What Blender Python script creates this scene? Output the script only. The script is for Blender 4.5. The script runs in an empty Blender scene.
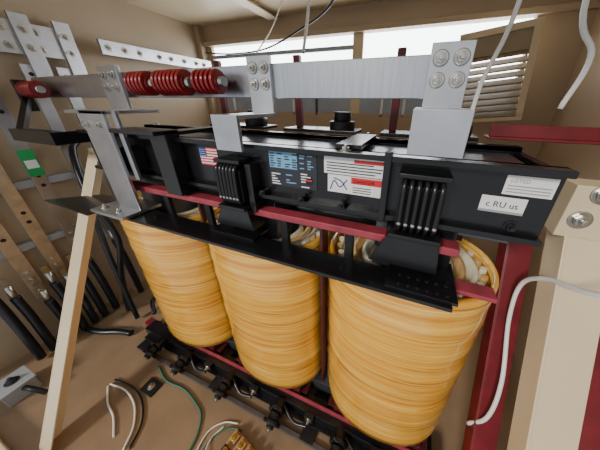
import bpy, bmesh, math, random
from mathutils import Vector, Matrix, Quaternion
random.seed(7)
scene=bpy.context.scene
# ------------------------------------------------------------ materials
def srgb(r,g,b):
    f=lambda c:(c/255/12.92) if c/255<=0.04045 else ((c/255+0.055)/1.055)**2.4
    return (f(r),f(g),f(b),1)
def mat(name,col,rough=.5,metal=0,noise=0.12,nscale=8,bump=0.0,bscale=60,stretch=(1,1,1),coat=0,spec=None):
    m=bpy.data.materials.new(name); m.use_nodes=True
    nt=m.node_tree; b=nt.nodes['Principled BSDF']
    b.inputs['Roughness'].default_value=rough; b.inputs['Metallic'].default_value=metal
    if coat: b.inputs['Coat Weight'].default_value=coat
    if spec is not None: b.inputs['Specular IOR Level'].default_value=spec
    tc=nt.nodes.new('ShaderNodeTexCoord'); mp=nt.nodes.new('ShaderNodeMapping')
    mp.inputs['Scale'].default_value=stretch
    nt.links.new(tc.outputs['Object'],mp.inputs['Vector'])
    n=nt.nodes.new('ShaderNodeTexNoise'); n.inputs['Scale'].default_value=nscale; n.inputs['Detail'].default_value=6
    nt.links.new(mp.outputs[0],n.inputs['Vector'])
    r=nt.nodes.new('ShaderNodeValToRGB')
    r.color_ramp.elements[0].position=.3; r.color_ramp.elements[1].position=.7
    r.color_ramp.elements[0].color=tuple(c*(1-noise) for c in col[:3])+(1,)
    r.color_ramp.elements[1].color=tuple(min(1,c*(1+noise)) for c in col[:3])+(1,)
    nt.links.new(n.outputs['Fac'],r.inputs[0]); nt.links.new(r.outputs[0],b.inputs['Base Color'])
    if bump:
        n2=nt.nodes.new('ShaderNodeTexNoise'); n2.inputs['Scale'].default_value=bscale; n2.inputs['Detail'].default_value=4
        nt.links.new(mp.outputs[0],n2.inputs['Vector'])
        bp=nt.nodes.new('ShaderNodeBump'); bp.inputs['Strength'].default_value=bump; bp.inputs['Distance'].default_value=.005
        nt.links.new(n2.outputs['Fac'],bp.inputs['Height']); nt.links.new(bp.outputs[0],b.inputs['Normal'])
    return m
BEIGE=mat('beige_paint',srgb(172,152,126),.45,noise=.05,nscale=3,bump=.05)
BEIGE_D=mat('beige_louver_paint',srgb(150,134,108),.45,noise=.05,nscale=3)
BEIGE_L=mat('beige_brace_paint',srgb(212,194,162),.4,noise=.05,nscale=5)
FLOORM=mat('floor_paint',srgb(140,116,90),.5,noise=.16,nscale=6,bump=.1)
ALU=mat('aluminium',srgb(188,191,198),.31,1.0,noise=.10,nscale=12,stretch=(12,12,.6),bump=.06,bscale=40)
ALU2=mat('aluminium_matte',srgb(192,194,200),.34,.94,noise=.1,nscale=15,bump=.06)
STEEL=mat('zinc_steel',srgb(190,188,182),.3,1.0,noise=.15,nscale=40)
BLACK=mat('black_steel_paint',srgb(22,22,25),.26,noise=.2,nscale=12,bump=.05)
BLACKM=mat('black_matte',srgb(18,18,20),.5,noise=.2,nscale=20)
CORE=mat('core_laminations',srgb(95,98,102),.3,.7,noise=.25,nscale=40,stretch=(.3,.3,30))
RED=mat('red_oxide_fibreglass',srgb(108,26,34),.42,noise=.25,nscale=15)
REDP=mat('pink_red_glass_strip',srgb(146,54,66),.42,noise=.25,nscale=25)
REDD=mat('dark_red_support',srgb(70,22,24),.5,noise=.3,nscale=15)
REDI=mat('red_insulator_glaze',srgb(132,20,26),.3,noise=.15,nscale=20,coat=.3)
RUBBER=mat('black_cable_jacket',srgb(18,22,30),.32,noise=.15,nscale=30)
WHITE=mat('white_plastic',srgb(225,225,226),.45,noise=.03)
WIREW=mat('white_wire',srgb(230,230,228),.45,noise=.03)
TAN=mat('tinned_copper_tan',srgb(184,170,148),.36,.65,noise=.2,nscale=20)
PAPER=mat('kraft_insulation',srgb(200,160,100),.6,noise=.2,nscale=30)
PAPERW=mat('white_insulation_paper',srgb(224,214,186),.6,noise=.1,nscale=30)
GREEN=mat('green_tag',srgb(30,150,80),.5,noise=.05)
TEAL=mat('green_wire',srgb(50,110,92),.45,noise=.05)
BLUE=mat('flag_blue',srgb(30,50,120),.5,noise=.02)
LRED=mat('label_red',srgb(200,40,45),.5,noise=.02)
LBLUE=mat('label_pale_blue',srgb(110,160,195),.5,noise=.03)
LDARK=mat('label_ink',srgb(40,42,50),.5,noise=.02)
GREY=mat('grey_plastic',srgb(150,152,155),.45,noise=.05)
GPANE=mat('grey_blue_panel',srgb(150,162,176),.4,noise=.1,nscale=4)
DGREY=mat('dark_grey_rail',srgb(84,82,80),.5,.3,noise=.2,nscale=30)
WOOD=mat('phenolic_board',srgb(170,134,90),.5,noise=.15,nscale=20)
BRASS=mat('brass',srgb(200,165,90),.3,1,noise=.1)

def coil_material():
    m=bpy.data.materials.new('coil_resin_wrap'); m.use_nodes=True
    nt=m.node_tree; b=nt.nodes['Principled BSDF']; L=nt.links.new; N=nt.nodes.new
    tc=N('ShaderNodeTexCoord')
    def noise(scale,stretch,detail=6,rough=.6):
        mp=N('ShaderNodeMapping'); mp.inputs['Scale'].default_value=stretch
        L(tc.outputs['Object'],mp.inputs['Vector'])
        n=N('ShaderNodeTexNoise'); n.inputs['Scale'].default_value=scale; n.inputs['Detail'].default_value=detail
        n.inputs['Roughness'].default_value=rough
        L(mp.outputs[0],n.inputs['Vector']); return n
    def ramp(src,stops):
        r=N('ShaderNodeValToRGB'); e=r.color_ramp.elements
        e[0].position,e[0].color=stops[0]; e[1].position,e[1].color=stops[-1]
        for p,c in stops[1:-1]: e.new(p).color=c
        L(src,r.inputs[0]); return r.outputs[0]
    def mul(a,c,f):
        mx=N('ShaderNodeMixRGB'); mx.blend_type='MULTIPLY'; mx.inputs[0].default_value=f
        L(a,mx.inputs[1]); L(c,mx.inputs[2]); return mx.outputs[0]
    n1=noise(5,(.5,.5,9)); n2=noise(3,(.8,.8,70),5); n3=noise(3,(1,1,1.2),3); n4=noise(3,(.7,.7,34),2)
    col=ramp(n1.outputs['Fac'],[(.3,srgb(218,148,48)),(.5,srgb(240,180,68)),(.7,srgb(253,208,102))])
    col=mul(col,ramp(n2.outputs['Fac'],[(.40,(.55,.42,.24,1)),(.5,(1,1,1,1))]),.38)
    col=mul(col,ramp(n4.outputs['Fac'],[(.33,(.35,.2,.08,1)),(.39,(1,1,1,1))]),.6)
    col=mul(col,ramp(n3.outputs['Fac'],[(.35,(.86,.70,.46,1)),(.65,(1,1,1,1))]),.5)
    L(col,b.inputs['Base Color'])
    b.inputs['Roughness'].default_value=.24; b.inputs['Coat Weight'].default_value=.6; b.inputs['Coat Roughness'].default_value=.08
    bp=N('ShaderNodeBump'); bp.inputs['Strength'].default_value=.08; bp.inputs['Distance'].default_value=.003
    L(n2.outputs['Fac'],bp.inputs['Height']); L(bp.outputs[0],b.inputs['Normal'])
    return m
COIL=coil_material()

# ------------------------------------------------------------ builder
def catmull(pts,n=8):
    P=[Vector(p) for p in pts]
    if len(P)<3: return P
    P=[P[0]*2-P[1]]+P+[P[-1]*2-P[-2]]
    out=[]
    for i in range(1,len(P)-2):
        a,b,c,d=P[i-1:i+3]
        for j in range(n):
            t=j/n
            out.append(.5*((2*b)+(c-a)*t+(2*a-5*b+4*c-d)*t*t+(3*b-a-3*c+d)*t**3))
    out.append(P[-2]); return out
class B:
    def __init__(s,name,origin=(0,0,0)):
        s.name=name; s.bm=bmesh.new(); s.mats=[]; s.o=Vector(origin)
    def mi(s,m):
        if m not in s.mats: s.mats.append(m)
        return s.mats.index(m)
    def face(s,vs,m,smooth=False):
        try: f=s.bm.faces.new(vs)
        except ValueError: return
        f.material_index=s.mi(m); f.smooth=smooth
    def v(s,p): return s.bm.verts.new(Vector(p)-s.o)
    def hexa(s,c,m):
        V=[s.v(p) for p in c]
        for q in ((3,2,1,0),(4,5,6,7),(0,1,5,4),(1,2,6,5),(2,3,7,6),(3,0,4,7)): s.face([V[i] for i in q],m)
    def box(s,p0,p1,m):
        x0,x1=sorted((p0[0],p1[0]));y0,y1=sorted((p0[1],p1[1]));z0,z1=sorted((p0[2],p1[2]))
        s.hexa([(x0,y0,z0),(x1,y0,z0),(x1,y1,z0),(x0,y1,z0),(x0,y0,z1),(x1,y0,z1),(x1,y1,z1),(x0,y1,z1)],m)
    def obox(s,c,size,m,rot=Matrix.Identity(3)):
        c=Vector(c);h=Vector(size)/2
        s.hexa([c+rot@Vector((a*h.x,b*h.y,d*h.z)) for d in(-1,1) for a,b in((-1,-1),(1,-1),(1,1),(-1,1))],m)
    def beam(s,p0,p1,w,t,m,side=(1,0,0)):
        p0=Vector(p0);p1=Vector(p1);d=(p1-p0).normalized();a=Vector(side);a=(a-d*a.dot(d)).normalized();b=d.cross(a)
        c=[]
        for p in (p0,p1):
            for i,j in((-1,-1),(1,-1),(1,1),(-1,1)): c.append(p+a*w/2*i+b*t/2*j)
        s.hexa(c,m)
    def cyl(s,p0,p1,r,m,seg=20,r2=None,caps=True):
        p0=Vector(p0);p1=Vector(p1);d=(p1-p0).normalized()
        a=d.orthogonal().normalized();b=d.cross(a);r2=r if r2 is None else r2
        A=[];C=[]
        for i in range(seg):
            t=2*math.pi*i/seg;u=a*math.cos(t)+b*math.sin(t)
            A.append(s.v(p0+u*r));C.append(s.v(p1+u*r2))
        for i in range(seg): s.face([A[i],A[(i+1)%seg],C[(i+1)%seg],C[i]],m,seg>8)
        if caps: s.face(A[::-1],m);s.face(C,m)
    def tube(s,pts,r,m,seg=10,n=8):
        P=catmull(pts,n); rings=[]
        up=None
        for i,p in enumerate(P):
            d=(P[min(i+1,len(P)-1)]-P[max(i-1,0)]).normalized()
            if up is None: up=d.orthogonal().normalized()
            up=(up-d*up.dot(d)).normalized(); b=d.cross(up)
            rings.append([s.v(p+(up*math.cos(2*math.pi*k/seg)+b*math.sin(2*math.pi*k/seg))*r) for k in range(seg)])
        for A,C in zip(rings,rings[1:]):
            for k in range(seg): s.face([A[k],A[(k+1)%seg],C[(k+1)%seg],C[k]],m,True)
        s.face(rings[0][::-1],m);s.face(rings[-1],m)
    def bolt(s,p,ax,r,m=None,washer=True):
        m=m or STEEL;p=Vector(p);ax=Vector(ax).normalized()
        if washer: s.cyl(p,p+ax*r*.25,r*1.5,m,20)
        s.cyl(p+ax*r*.25,p+ax*r*.95,r,m,6)
        s.cyl(p+ax*r*.95,p+ax*r*1.6,r*.5,m,12)
    def ellip(s,c,prof,m,seg=72,closed=False):
        rings=[]
        for rx,ry,z in prof:
            ring=[]
            for i in range(seg):
                t=2*math.pi*i/seg;ct,st=math.cos(t),math.sin(t);e=.92
                ring.append(s.v((c[0]+rx*math.copysign(abs(ct)**e,ct),c[1]+ry*math.copysign(abs(st)**e,st),c[2]+z)))
            rings.append(ring)
        pr=list(zip(rings,rings[1:]))
        if closed: pr.append((rings[-1],rings[0]))
        for A,C in pr:
            for i in range(seg): s.face([A[i],A[(i+1)%seg],C[(i+1)%seg],C[i]],m,True)
    def done(s,parent=None,bevel=0.0):
        bmesh.ops.recalc_face_normals(s.bm,faces=s.bm.faces)
        me=bpy.data.meshes.new(s.name);s.bm.to_mesh(me);s.bm.free()
        for m in s.mats: me.materials.append(m)
        o=bpy.data.objects.new(s.name,me);scene.collection.objects.link(o);o.location=s.o
        if parent: o.parent=parent
        if bevel:
            md=o.modifiers.new('bevel','BEVEL');md.width=bevel;md.segments=2;md.limit_method='ANGLE';md.angle_limit=math.radians(50)
        return o
def empty(name,loc=(0,0,0)):
    e=bpy.data.objects.new(name,None);scene.collection.objects.link(e);e.location=loc;e.empty_display_size=.1;return e
def text(name,body,loc,size,m,parent,yaw=0,pitch=90):
    cu=bpy.data.curves.new(name,'FONT');cu.body=body;cu.size=size;cu.extrude=.0004;cu.materials.append(m)
    o=bpy.data.objects.new(name,cu);o.location=loc;o.rotation_euler=(math.radians(pitch),0,math.radians(yaw))
    scene.collection.objects.link(o)
    dg=bpy.context.evaluated_depsgraph_get();me=bpy.data.meshes.new_from_object(o.evaluated_get(dg))
    o2=bpy.data.objects.new(name+'_text',me);o2.location=loc;o2.rotation_euler=o.rotation_euler
    scene.collection.objects.link(o2);o2.parent=parent;bpy.data.objects.remove(o)
    return o2

FZ=-.12; CZ=1.7; XL=-1.34; XR=1.18; YB=1.1; YF=-.74
# ------------------------------------------------------------ room shell
b=B('floor');b.box((XL-.04,YF,FZ-.05),(XR+.04,YB+.04,FZ),FLOORM);b.done()
b=B('ceiling');b.box((XL-.04,YF,CZ),(XR+.04,YB+.04,CZ+.04),BEIGE_L);b.done()
b=B('wall_left');b.box((XL-.04,YF,FZ),(XL,YB,CZ),BEIGE);b.done()
b=B('wall_right');b.box((XR,YF,FZ),(XR+.04,YB,CZ),BEIGE);b.done()
OX0,OX1,OZ0,OZ1=-1.26,.95,1.06,1.56
b=B('wall_back')
b.box((XL,YB,FZ),(XR,YB+.04,OZ0),BEIGE);b.box((XL,YB,OZ1),(XR,YB+.04,CZ),BEIGE)
b.box((XL,YB,OZ0),(OX0,YB+.04,OZ1),BEIGE);b.box((OX1,YB,OZ0),(XR,YB+.04,OZ1),BEIGE)
b.done()
b=B('trim_1');b.box((XL,YB-.05,FZ),(XL+.05,YB,CZ),BEIGE);b.box((XL+.05,YB-.03,OZ1),(XR,YB,OZ1+.03),BEIGE);b.done(bevel=.003)
b=B('window_1')
b.box((OX0,YB+.005,OZ0),(OX0+.02,YB+.035,OZ1),BEIGE);b.box((OX0,YB+.005,OZ0),(OX1,YB+.035,OZ0+.02),BEIGE)
b.box((-.02,YB+.01,OZ0),(.05,YB+.03,OZ1),BEIGE_L)
b.box((OX0,YB+.01,1.40),(OX1,YB+.03,1.414),GREY)
b.box((OX0,YB+.01,1.475),(-.02,YB+.03,1.50),GPANE)
b.box((OX0,YB+.015,OZ0),(-.02,YB+.025,1.20),GPANE);b.box((.05,YB+.015,OZ0),(OX1,YB+.025,1.27),GPANE)
for x in(-1.1,-.9,-.7,-.5,-.3,.2,.35,.5,.6): b.box((x,YB+.005,OZ0),(x+.018,YB+.03,1.30 if int(x*100)%20 else 1.40),WHITE if int(x*100)%3 else DGREY)
b.done(bevel=.002)
# louvered panel
b=B('louvered_panel')
Rz=Matrix.Rotation(math.radians(-8),3,'Z')@Matrix.Rotation(math.radians(-6),3,'Y')
c0=Vector((.80,1.0,1.28))
def lp(x,y,z): return c0+Rz@Vector((x,y,z))
w=.155;hz=.21
for x in(-w,w): b.obox(lp(x,0,0),(.03,.025,2*hz),BEIGE_L,Rz)
for z in(-hz,hz): b.obox(lp(0,0,z),(2*w+.03,.025,.03),BEIGE_L,Rz)
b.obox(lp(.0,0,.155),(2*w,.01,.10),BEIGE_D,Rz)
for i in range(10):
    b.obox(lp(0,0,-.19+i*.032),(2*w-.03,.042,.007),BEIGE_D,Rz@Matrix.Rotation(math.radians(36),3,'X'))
b.done(bevel=.001)
b=B('trim_2');b.box((XL,YF,FZ),(XR,YF+.04,FZ+.05),BEIGE_L);b.done(bevel=.004)
b=B('ceiling_bracket');b.box((-.62,.55,CZ-.03),(-.58,1.05,CZ),BEIGE_L);b.box((-.62,.55,CZ-.035),(-.54,1.05,CZ-.03),BEIGE_L);b.done(bevel=.002)

# ------------------------------------------------------------ transformer
T=empty('dry_type_transformer')
H=.739;RX=.237;RY=.19
for i,x in enumerate((-.5,0,.5)):
    b=B('coil_%d'%(i+1),(x,0,0))
    prof=[];n=24
    for k in range(n+1):
        z=H*k/n; w_=.0012*math.sin(k*2.1+i*1.7)+.0008*math.sin(k*5.3+i)
        prof.append((RX+w_,RY+w_,z))
    th=.014
    prof[0]=(RX-.004,RY-.004,0)
    prof+=[(RX-.003,RY-.003,H+.004),(RX-th,RY-th,H+.004),(RX-th-.001,RY-th-.001,H-.02),(RX-th,RY-th,.0)]
    b.ellip((x,0,0),prof,COIL,closed=True)
    b.done(T)
    b=B('winding_layers_%d'%(i+1),(x,0,0))
    for r0,m,zt in((.045,PAPERW,-.004),(.075,PAPER,-.01),(.105,PAPERW,-.014)):
        b.ellip((x,0,0),[(RX-r0,RY-r0*.8,.01),(RX-r0,RY-r0*.8,H+zt),(RX-r0-.012,RY-r0*.8-.012,H+zt),(RX-r0-.012,RY-r0*.8-.012,.01)],m,closed=True)
    for k in range(28):
        t=2*math.pi*k/28
        b.cyl((x+(RX-.03)*math.cos(t),(RY-.027)*math.sin(t),.01),(x+(RX-.03)*math.cos(t),(RY-.027)*math.sin(t),H-.003),.009,PAPER if k%2 else PAPERW,8)
    b.done(T)
b=B('core')
for x in(-.5,0,.5): b.box((x-.09,-.075,-.02),(x+.09,.075,.9),CORE)
b.box((-.68,-.085,.87),(.70,.085,1.035),CORE);b.box((-.66,-.085,-.09),(.66,.085,-.012),CORE)
b.done(T,.002)
b=B('upper_clamps')
for y,s in((-.1,-1),(.1,1)):
    b.box((-.72,y,.90),(.73,y+.012*s,1.05),BLACK)
    b.box((-.72,y,1.038),(.73,y+.035*s,1.05),BLACK)
    b.box((-.72,y,.90),(.73,y+.03*s,.912),BLACK)
b.box((-.72,-.1,.93),(-.705,.1,1.04),BLACK);b.box((.715,-.1,.90),(.73,.1,1.04),BLACK)
b.box((-.30,-.1,1.05),(-.24,.1,1.062),BLACK);b.box((.30,-.1,1.05),(.36,.1,1.062),BLACK)
for x in(-.27,.33,-.66): b.bolt((x,-.12,1.05),(0,0,1),.009); b.bolt((x,.12,1.05),(0,0,1),.009)
for x in(.68,-.3): b.bolt((x,-.112,.925),(0,-1,0),.009,BLACK)
for x in(.10,.22,.33): b.cyl((x,-.112,.92),(x,-.14,.92),.007,BLACK,12);b.bolt((x,-.14,.92),(0,-1,0),.006,BLACK)
b.done(T,.002)
b=B('fibre_supports')
for y in(-.125,.125): b.box((-.62,y-.018,.846),(.60,y+.018,.866),REDP)
for x in(-.5,0,.5):
    for dx in(-.15,.15):
        if x+dx<.6: b.box((x+dx-.012,-.125,H+.006),(x+dx+.012,-.11,.846),BLACKM)
        b.box((x+dx-.015,.11,H+.006),(x+dx+.015,.14,.846),REDD)
b.box((-.62,-.06,.79),(.62,.06,.80),BLACKM)
b.box((.56,-.14,H+.006),(.70,-.10,H+.018),REDP)
for x in(-.25,.25): b.box((x-.005,-.08,.0),(x+.005,-.03,.8),REDD)
b.done(T,.002)
b=B('front_mounting_plate')
b.hexa([(-.95,-.24,.760),(-.62,-.25,.760),(-.62,-.11,.760),(-.80,-.11,.760),(-.95,-.24,.768),(-.62,-.25,.768),(-.62,-.11,.768),(-.80,-.11,.768)],BLACK)
b.box((-.62,-.215,.758),(.60,-.135,.768),BLACK)
b.box((.46,-.205,.768),(.61,-.07,.776),BLACK)
b.box((.44,-.09,.77),(.60,-.078,.90),BLACK)
b.box((-.10,-.17,.768),(.07,-.09,.776),BLACK);b.box((-.07,-.1,.77),(.05,-.09,.90),BLACK)
for i in range(6):
    for j in range(2): b.cyl((.49+.02*i,-.19+.03*j,.7762),(.49+.02*i,-.19+.03*j,.7785),.005,BLACKM,12)
for x in(-.5,-.35,.2,.35): b.bolt((x,-.175,.768),(0,0,1),.007,BLACK)
b.done(T,.0015)
b=B('ribbed_terminal_clamps')
for x0,x1,zo in((-.025,.05,.0),(.46,.545,.015)):
    b.box((x0,-.16,.89+zo),(x1,-.115,.985+zo),BLACKM)
    n=6
    for k in range(n):
        x=x0+.008+(x1-x0-.016)*k/(n-1)
        b.tube([(x,-.13,1.0+zo),(x,-.165,.99+zo),(x,-.171,.95+zo),(x,-.169,.90+zo),(x,-.15,.875+zo)],.0055,BLACK,8,5)
        b.cyl((x,-.176,.905+zo),(x,-.17,.905+zo),.0045,STEEL,8)
    b.box((x0-.006,-.163,1.0+zo),(x1+.006,-.115,1.01+zo),BLACK)
    b.box((x0-.01,-.175,.868+zo),(x1+.01,-.1,.878+zo),BLACK)
    b.hexa([(x0-.05,-.16,.80),(x1+.02,-.16,.80),(x1+.02,-.1,.80),(x0-.05,-.1,.80),(x0-.01,-.165,.868+zo),(x1+.01,-.165,.868+zo),(x1+.01,-.1,.868+zo),(x0-.01,-.1,.868+zo)],BLACK)
b.box((-.27,-.16,.87),(-.20,-.115,1.07),BLACK);b.box((-.40,-.19,1.06),(-.20,-.115,1.072),BLACK)
b.box((.06,-.15,.86),(.08,-.115,1.0),BLACK)
b.box((.42,-.14,.9),(.435,-.115,1.06),BLACK)
b.box((-.50,-.155,.93),(-.40,-.115,1.0),BLACKM)
b.done(T,.002)
y=-.1125
b=B('flag_label')
fx0,fx1,fz0,fz1=-.135,-.065,.972,1.026
b.box((fx0,y,fz0),(fx1,y-.001,fz1),WHITE)
hh=(fz1-fz0)/13
for k in range(0,13,2): b.box((fx0,y-.001,fz0+k*hh),(fx1,y-.0016,fz0+(k+1)*hh),LRED)
b.box((fx0,y-.001,fz0+6*hh),(fx0+.028,y-.0022,fz1),BLUE)
for r in range(4):
    for c in range(5): b.box((fx0+.003+c*.005,y-.0022,fz0+6.6*hh+r*.006),(fx0+.005+c*.005,y-.0026,fz0+6.6*hh+r*.006+.002),WHITE)
b.done(T)
b=B('wiring_label')
b.box((.115,y,.94),(.255,y-.001,1.035),LDARK)
b.box((.117,y-.001,.99),(.20,y-.0014,1.033),LBLUE)
for r in range(6):
    for c in range(6):
        if random.random()<.75: b.box((.12+c*.022,y-.0014,.994+r*.0065),(.12+c*.022+random.uniform(.008,.018),y-.002,.997+r*.0065),LDARK if c<4 else LBLUE)
for r in range(6):
    for c in range(3):
        if random.random()<.7: b.box((.12+c*.045,y-.001,.944+r*.007),(.12+c*.045+random.uniform(.01,.03),y-.002,.947+r*.007),WHITE if c!=1 else LBLUE)
b.cyl((.232,y-.001,.965),(.232,y-.0018,.965),.013,BLACKM,20);b.box((.222,y-.0018,.963),(.242,y-.0022,.967),LRED)
b.done(T)
b=B('warning_label')
b.box((.275,y,.992),(.425,y-.001,1.037),WHITE);b.box((.285,y,.945),(.425,y-.001,.990),WHITE)
b.box((.345,y-.001,.972),(.422,y-.0016,.988),LRED)
b.box((.35,y-.001,1.022),(.42,y-.0016,1.03),LRED)
for r in range(4): b.box((.282,y-.001,.997+r*.007),(.282+random.uniform(.11,.135),y-.0016,.9995+r*.007),LDARK)
for r in range(3): b.box((.35,y-.001,.95+r*.006),(.35+random.uniform(.04,.06),y-.0016,.952+r*.006),LDARK)
b.tube([(.292,y-.001,.952),(.302,y-.001,.975),(.317,y-.001,.96),(.335,y-.001,.98)],.0015,BLUE,6)
b.tube([(.30,y-.001,.982),(.32,y-.001,.975),(.335,y-.001,.955)],.0015,BLUE,6)
b.done(T)
text('danger','DANGER',(.35,y-.0012,.9745),.013,WHITE,T)
b=B('certification_label')
b.box((.645,y,.992),(.722,y-.001,1.030),WHITE);b.box((.615,y,.952),(.69,y-.001,.986),WHITE)
for r in range(3): b.box((.65,y-.001,.997+r*.006),(.717,y-.0016,.999+r*.006),GREY)
b.box((.615,y-.001,.952),(.69,y-.0016,.957),GREY)
b.done(T)
text('cert','LISTED',(.652,y-.0012,1.017),.010,GREY,T)
text('cert_mark','c RU us',(.625,y-.0012,.964),.017,LDARK,T)
b=B('base_frame')
for yy in(-.19,.13):
    b.box((-.82,yy,-.105),(.74,yy+.06,-.045),BLACK)
    b.box((-.82,yy-.02,-.105),(.74,yy+.06,-.098),BLACK)
for x in(-.78,-.25,.25,.70): b.box((x-.03,-.26,FZ),(x+.03,.32,-.105),BLACKM)
b.box((-.80,-.262,-.118),(.74,-.246,-.106),DGREY)
for x in(-.5,0,.5):
    b.box((x-.2,-.14,-.045),(x+.2,-.05,-.03),REDD);b.box((x-.2,.05,-.045),(x+.2,.14,-.03),REDD)
    for dx in(-.14,.14):
        b.box((x+dx-.03,-.15,-.045),(x+dx+.03,-.06,.0),REDD);b.box((x+dx-.03,.06,-.045),(x+dx+.03,.15,.0),REDD)
for x in(-.66,-.46,-.32,-.18,-.04,.10,.24,.38,.52,.66):
    big=x in(-.66,-.46,-.18,.10,.38,.66)
    if big:
        r=.036
        b.cyl((x,-.19,-.055),(x,-.225,-.055),r*.6,BLACKM,20);b.cyl((x,-.225,-.055),(x,-.238,-.055),r,BLACK,28)
        b.cyl((x,-.238,-.055),(x,-.262,-.06),r*.65,BLACKM,20);b.cyl((x,-.262,-.06),(x,-.276,-.064),r*1.05,BLACK,28)
        b.cyl((x,-.276,-.064),(x,-.288,-.066),r*.45,BLACKM,16);b.cyl((x,-.288,-.066),(x,-.296,-.067),.009,STEEL,10)
    else:
        b.box((x-.02,-.21,-.075),(x+.02,-.19,-.04),BLACKM);b.bolt((x,-.21,-.057),(0,-1,0),.009)
        b.tube([(x-.12,-.205,-.05),(x-.06,-.23,-.075),(x,-.225,-.07)],.007,RUBBER,8)
b.done(T,.002)
b=B('base_red_angle')
b.box((-.88,-.16,-.1),(-.78,-.12,-.06),RED);b.box((-.62,-.165,-.044),(.7,-.156,-.022),REDP);b.done(T,.002)

# ------------------------------------------------------------ bus bars (carried by the transformer)
A=T
b=B('horizontal_bar')
b.box((-1.26,.0,1.16),(.05,.012,1.244),ALU);b.box((.05,.0,1.158),(.52,.012,1.244),ALU)
b.box((-1.2,.20,1.19),(.30,.212,1.25),ALU2)
b.done(A,.002)
b=B('bar_joints')
def joint(x0,x1,z0,z1,y=-.012):
    b.box((x0,y,z0),(x1,y+.012,z1),ALU2)
    cx=(x0+x1)/2;dx=(x1-x0)*.24
    for zz in(z1-.028,z1-.068):
        for sx in(-1,1):
            b.cyl((cx+sx*dx,y,zz),(cx+sx*dx,y-.002,zz),.016,GREY,20);b.bolt((cx+sx*dx,y-.002,zz),(0,-1,0),.0095)
joint(.0,.075,1.12,1.262); joint(.475,.555,1.13,1.262)
joint(-.66,-.55,1.12,1.262,-.03)
b.done(A,.0015)
b=B('terminal_brackets')
def bracket(x0,x1,zt,zb,yf=-.19):
    b.box((x0,yf,zt-.01),(x1,.0,zt),ALU2)
    b.box((x0,yf-.01,zb),(x1,yf,zt),ALU2)
bracket(-.005,.075,1.12,1.035,-.155); bracket(.462,.555,1.14,1.062,-.155)
# left tall plate
b.box((-.555,-.175,.78),(-.43,-.165,1.12),ALU2)
b.box((-.64,-.175,1.11),(-.43,.0,1.12),ALU2)
b.box((-.62,-.235,.770),(-.43,-.10,.782),ALU2)
b.box((-.415,-.16,.9),(-.395,-.15,1.12),ALU2)
for x in(-.525,-.46): b.bolt((x,-.175,1.08),(0,-1,0),.009)
for x in(-.585,-.5): b.bolt((x,-.205,.782),(0,0,1),.009)
b.done(A,.0015)

def insulator(x0,x1,y,z,r=.036,n=7):
    b=B('ribbed_standoff_insulator')
    L=x1-x0
    b.cyl((x0-.012,y,z),(x1+.012,y,z),r*.4,STEEL,16)
    b.cyl((x0,y,z),(x1,y,z),r*.62,REDI,24)
    for k in range(n):
        xc=x0+L*(k+.5)/n;t=L/n*.26
        b.cyl((xc-t,y,z),(xc-t*.4,y,z),r*.9,REDI,28,r);b.cyl((xc-t*.4,y,z),(xc+t*.4,y,z),r,REDI,28);b.cyl((xc+t*.4,y,z),(xc+t,y,z),r,REDI,28,r*.9)
    b.done()
insulator(-1.2,-1.08,-.05,1.19,.034,6);insulator(-.44,-.35,-.05,1.2,n=5);insulator(-.31,-.19,-.05,1.2,n=7);insulator(-.15,-.065,-.05,1.2,.032,n=5)
b=B('insulator_support_arm')
b.box((-1.04,-.20,1.03),(-.73,-.16,1.045),BLACK);b.box((-1.04,-.205,1.0),(-.73,-.198,1.045),BLACK)
b.beam((-1.24,-.05,1.15),(-1.02,-.18,1.03),.03,.02,BLACK,(0,0,1));b.box((-1.25,-.07,1.10),(-1.225,-.03,1.23),BLACK)
b.box((-.735,-.205,1.0),(-.725,-.02,1.045),BLACK)
b.done(bevel=.002)
b=B('rear_insulator_post')
for x in(-.35,.02,.38):
    b.box((x,.215,1.062),(x+.025,.235,1.3),RED);b.cyl((x+.2,.19,1.063),(x+.2,.19,1.09),.045,BLACKM,24);b.cyl((x+.2,.19,1.09),(x+.2,.19,1.12),.03,BLACKM,24)
    b.box((x-.02,.15,1.051),(x+.26,.25,1.062),BLACK)
b.done(bevel=.002)
b=B('red_support_angle');b.box((.66,.145,1.06),(.95,.2,1.068),RED);b.box((.66,.145,1.068),(.95,.153,1.10),RED);b.done(bevel=.002)

# ------------------------------------------------------------ braces
b=B('diagonal_brace')
p0=Vector((-.88,-.05,.93));p1=Vector((-.69,-.66,FZ+.005))
b.beam(p0,p1,.075,.006,BEIGE_L);b.beam(p0+Vector((-.036,.03,0)),p1+Vector((-.036,.03,0)),.006,.06,BEIGE_L)
b.box((-.93,-.045,.90),(-.735,-.0,.95),BEIGE_L)
b.done(bevel=.002)
b=B('diagonal_brace')
d=Vector((0,-.43,-.9)).normalized()
p=Vector((.868,.02,.95))
b.beam(p,p+d*1.17,.085,.006,BEIGE_L);b.beam(p+Vector((-.044,.03,0)),p+Vector((-.044,.03,0))+d*1.17,.006,.07,BEIGE_L)
b.box((.80,-.02,.88),(.97,.04,1.0),BEIGE_L)
b.bolt((.845,-.02,.985),(0,-1,0),.014);b.bolt((.83,-.02,.925),(0,-1,.0),.014)
b.done(bevel=.002)
for xx,yy in((.812,.13),(.945,.0)):
    b=B('red_steel_post')
    p=Vector((xx,yy,.82))
    b.beam(p,p+d*1.0,.06,.008,RED);b.beam(p+Vector((-.03,.03,0)),p+Vector((-.03,.03,0))+d*1.0,.006,.06,RED)
    b.box((xx-.045,yy-.01,.80),(xx+.04,yy+.04,.84),RED)
    b.done(bevel=.002)

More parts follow.
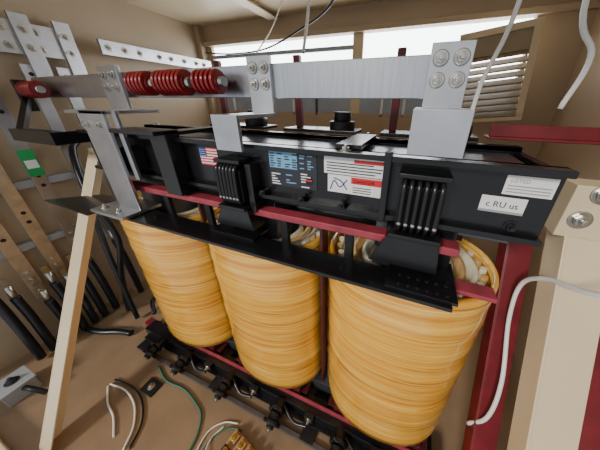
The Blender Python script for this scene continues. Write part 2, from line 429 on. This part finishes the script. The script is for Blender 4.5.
# ------------------------------------------------------------ left wall bus + cables
b=B('vertical_bus_bar')
for yy,m,zb,zt in((-.13,ALU2,.30,1.2),(.02,ALU2,.35,1.3),(.14,ALU2,.35,1.3),(-.24,TAN,.20,.98),(-.34,TAN,.18,.9)):
    b.box((-1.30,yy-.024,zb),(-1.288,yy+.024,zt),m)
    for z in [zb+.03,zb+.07,zt-.04,zt-.1,(zb+zt)/2,(zb+zt)/2+.05]:
        b.cyl((-1.288,yy,z),(-1.2865,yy,z),.009,BLACKM,14)
    for z in(zb+.12,zb+.16): b.bolt((-1.2865,yy,z),(1,0,0),.009)
for z in(.45,.75): b.box((XL+.002,-.38,z),(-1.302,.18,z+.035),GREY)
b.box((-1.287,-.156,.80),(-1.284,-.104,.93),GREEN);b.box((-1.284,-.15,.84),(-1.283,-.11,.88),WHITE)
b.box((-1.287,.0,.95),(-1.284,.04,1.0),WHITE)
b.box((-1.305,-.12,1.34),(-1.29,.22,1.47),ALU2);b.box((XL+.002,-.05,1.38),(-1.305,.0,1.42),GREY);b.box((XL+.002,.15,1.38),(-1.305,.2,1.42),GREY)
for yy in(-.08,0,.1,.18):
    for z in(1.37,1.44): b.bolt((-1.29,yy,z),(1,0,0),.012)
for yy in(.06,.20): b.box((-1.288,yy-.03,1.2),(-1.276,yy+.03,1.5),ALU2)
for yy in(.06,.20):
    for z in(1.37,1.44): b.bolt((-1.276,yy,z),(1,0,0),.011)
b.done(bevel=.001)
b=B('wall_bus_bar')
b.box((-1.22,.3,1.38),(-1.208,1.04,1.45),ALU2)
for yy in(.34,.42,.5,.62,.7,.8,.9,.97): b.bolt((-1.208,yy,1.415),(1,0,0),.013)
b.box((XL+.002,.5,1.39),(-1.22,.54,1.44),GREY);b.box((XL+.002,.9,1.39),(-1.22,.94,1.44),GREY)
b.done(bevel=.001)
b=B('power_cable_bundle')
for k,(yy,zb) in enumerate(((-.13,.28),(.02,.33),(.14,.33),(-.24,.18),(-.34,.16),(-.29,.24),(-.42,.26),(-.47,.3),(-.19,.24))):
    x=-1.262
    b.cyl((x,yy,zb+.07),(x,yy,zb-.02),.014,STEEL,14);b.box((x-.012,yy-.012,zb+.05),(x-.004,yy+.012,zb+.11),STEEL)
    b.tube([(x,yy,zb),(x+.02,yy,zb-.12),(x+.04,yy-.005,FZ+.12),(x+.05,yy-.01,FZ+.019)],.018,RUBBER,12)
b.tube([(-1.25,.06,.95),(-1.2,.0,.9),(-1.08,-.06,.7),(-1.0,-.06,.45),(-1.05,-.1,.2),(-1.12,-.12,FZ+.02)],.015,RUBBER,12)
b.tube([(-1.25,-.02,.6),(-1.18,-.05,.5),(-1.08,-.1,.3),(-1.04,-.12,.1),(-1.0,-.14,FZ+.02)],.013,RUBBER,12)
b.tube([(-1.07,.1,FZ+.02),(-1.04,.02,FZ+.05),(-1.0,-.04,FZ+.05),(-.93,-.08,FZ+.02)],.012,RUBBER,12)
b.tube([(-1.2,-.3,FZ+.02),(-1.1,-.28,FZ+.02),(-1.0,-.24,FZ+.02),(-.92,-.22,FZ+.02)],.016,RUBBER,12)
b.done()

# ------------------------------------------------------------ small stuff
def wires(name,lst):
    b=B(name)
    for pts,r,m in lst: b.tube(pts,r,m,8)
    return b.done()
f=FZ+.006
wires('green_ground_wire',[([(-.60,-.28,f),(-.5,-.31,f),(-.38,-.305,f),(-.28,-.325,f),(-.22,-.35,f),(-.18,-.41,f),(-.17,-.48,f)],.0042,TEAL)])
wires('control_wires',[([(-.74,-.40,f),(-.62,-.39,f),(-.52,-.41,f),(-.44,-.46,f),(-.40,-.53,f)],.004,RUBBER),
 ([(-.74,-.42,f),(-.64,-.41,f),(-.54,-.43,f),(-.46,-.48,f),(-.42,-.54,f)],.004,WIREW),
 ([(-.74,-.43,f),(-.66,-.47,f),(-.58,-.49,f),(-.5,-.53,f)],.004,WIREW)])
wires('terminal_leads',[([(-.10,-.34,f),(-.12,-.39,f),(-.10,-.44,f+.01),(-.07,-.46,f+.01)],.003,WIREW),([(-.02,-.32,f),(-.08,-.34,f),(-.12,-.39,f),(-.12,-.47,f)],.003,TEAL),
 ([(-.05,-.31,f),(-.11,-.33,f),(-.15,-.38,f),(-.14,-.47,f)],.003,WIREW)])
b=B('terminal_block')
Rt=Matrix.Rotation(math.radians(-12),3,'Z');tc_=Vector((.035,-.39,FZ))
def tp(x,y_,z): return tc_+Rt@Vector((x,y_,z))
b.obox(tp(0,0,.01),(.17,.09,.02),WOOD,Rt)
for k in range(4):
    for j in range(2):
        x=-.062+k*.041;yy=-.022+j*.044
        b.obox(tp(x,yy,.028),(.030,.028,.016),WOOD if j else BLACKM,Rt);b.bolt(tp(x,yy,.036),(0,0,1),.007,BRASS)
b.done(bevel=.001)
b=B('anchor_bolt_pad');b.box((-.58,-.385,FZ),(-.50,-.325,FZ+.008),BLACKM);b.bolt((-.54,-.355,FZ+.008),(0,0,1),.011);b.done(bevel=.002)
b=B('junction_box');b.box((-1.16,-.64,FZ),(-1.05,-.54,FZ+.07),GREY);b.box((-1.165,-.645,FZ+.07),(-1.045,-.535,FZ+.078),GREY);b.bolt((-1.105,-.59,FZ+.078),(0,0,1),.016,LDARK)
b.tube([(-1.05,-.58,FZ+.05),(-1.0,-.57,FZ+.06),(-.96,-.55,FZ+.02)],.01,BLACKM);b.done(bevel=.003)
wires('white_lead_wire',[([(.85,-.22,.90),(.82,-.15,.835),(.805,-.06,.785),(.80,-.0,.71),(.80,-.02,.60),(.80,-.11,.46),(.795,-.14,.33),(.775,-.12,.22)],.0055,WIREW)])
wires('hanging_sensor_wires',[([(.73,.1,CZ),(.74,.1,1.34),(.785,.1,1.24),(.77,.1,1.14)],.0055,WIREW),
 ([(.64,.1,CZ),(.63,.1,1.34),(.60,.09,1.2),(.585,.05,1.08)],.005,WIREW),
 ([(.0,.4,CZ),(.01,.38,1.5),(.02,.3,1.32)],.006,WIREW),
 ([(-1.2,1.0,1.5),(-.9,.95,1.47),(-.5,.8,1.45),(-.2,.7,1.5),(.0,.6,1.54),(.1,.5,1.6),(.12,.5,CZ)],.005,RUBBER),
 ([(-.25,.7,CZ),(-.3,.6,1.5),(-.27,.4,1.35)],.003,WIREW)])

# ------------------------------------------------------------ camera, light
cd=bpy.data.cameras.new('camera');co=bpy.data.objects.new('camera',cd);scene.collection.objects.link(co)
cd.sensor_width=36;cd.sensor_fit='HORIZONTAL';cd.lens=218.8/600*36
cd.shift_x=-29.7/600;cd.shift_y=-19.6/600;cd.clip_start=.01
Rm=Matrix.Rotation(.363,3,'Z')@Matrix.Rotation(1.1327,3,'X')@Matrix.Rotation(.0094,3,'Z')
co.matrix_world=Matrix.Translation((.475,-.599,1.148))@Rm.to_4x4()
scene.camera=co
w=bpy.data.worlds.new('sky');scene.world=w;w.use_nodes=True
nt=w.node_tree;bg=nt.nodes['Background'];bg.inputs[0].default_value=(.93,.97,1,1)
tc=nt.nodes.new('ShaderNodeTexCoord');sx=nt.nodes.new('ShaderNodeSeparateXYZ')
nt.links.new(tc.outputs['Generated'],sx.inputs[0])
mr=nt.nodes.new('ShaderNodeMapRange');mr.inputs['From Min'].default_value=-.2;mr.inputs['From Max'].default_value=.6
mr.inputs['To Min'].default_value=.72;mr.inputs['To Max'].default_value=8.0
nt.links.new(sx.outputs['Y'],mr.inputs['Value']);nt.links.new(mr.outputs[0],bg.inputs[1])
sd=bpy.data.lights.new('sun','SUN');sd.energy=2.5;sd.angle=math.radians(10);sd.color=(1,.95,.87)
so=bpy.data.objects.new('sun',sd);scene.collection.objects.link(so)
so.rotation_euler=Vector((-.35,-1,.62)).to_track_quat('Z','Y').to_euler()
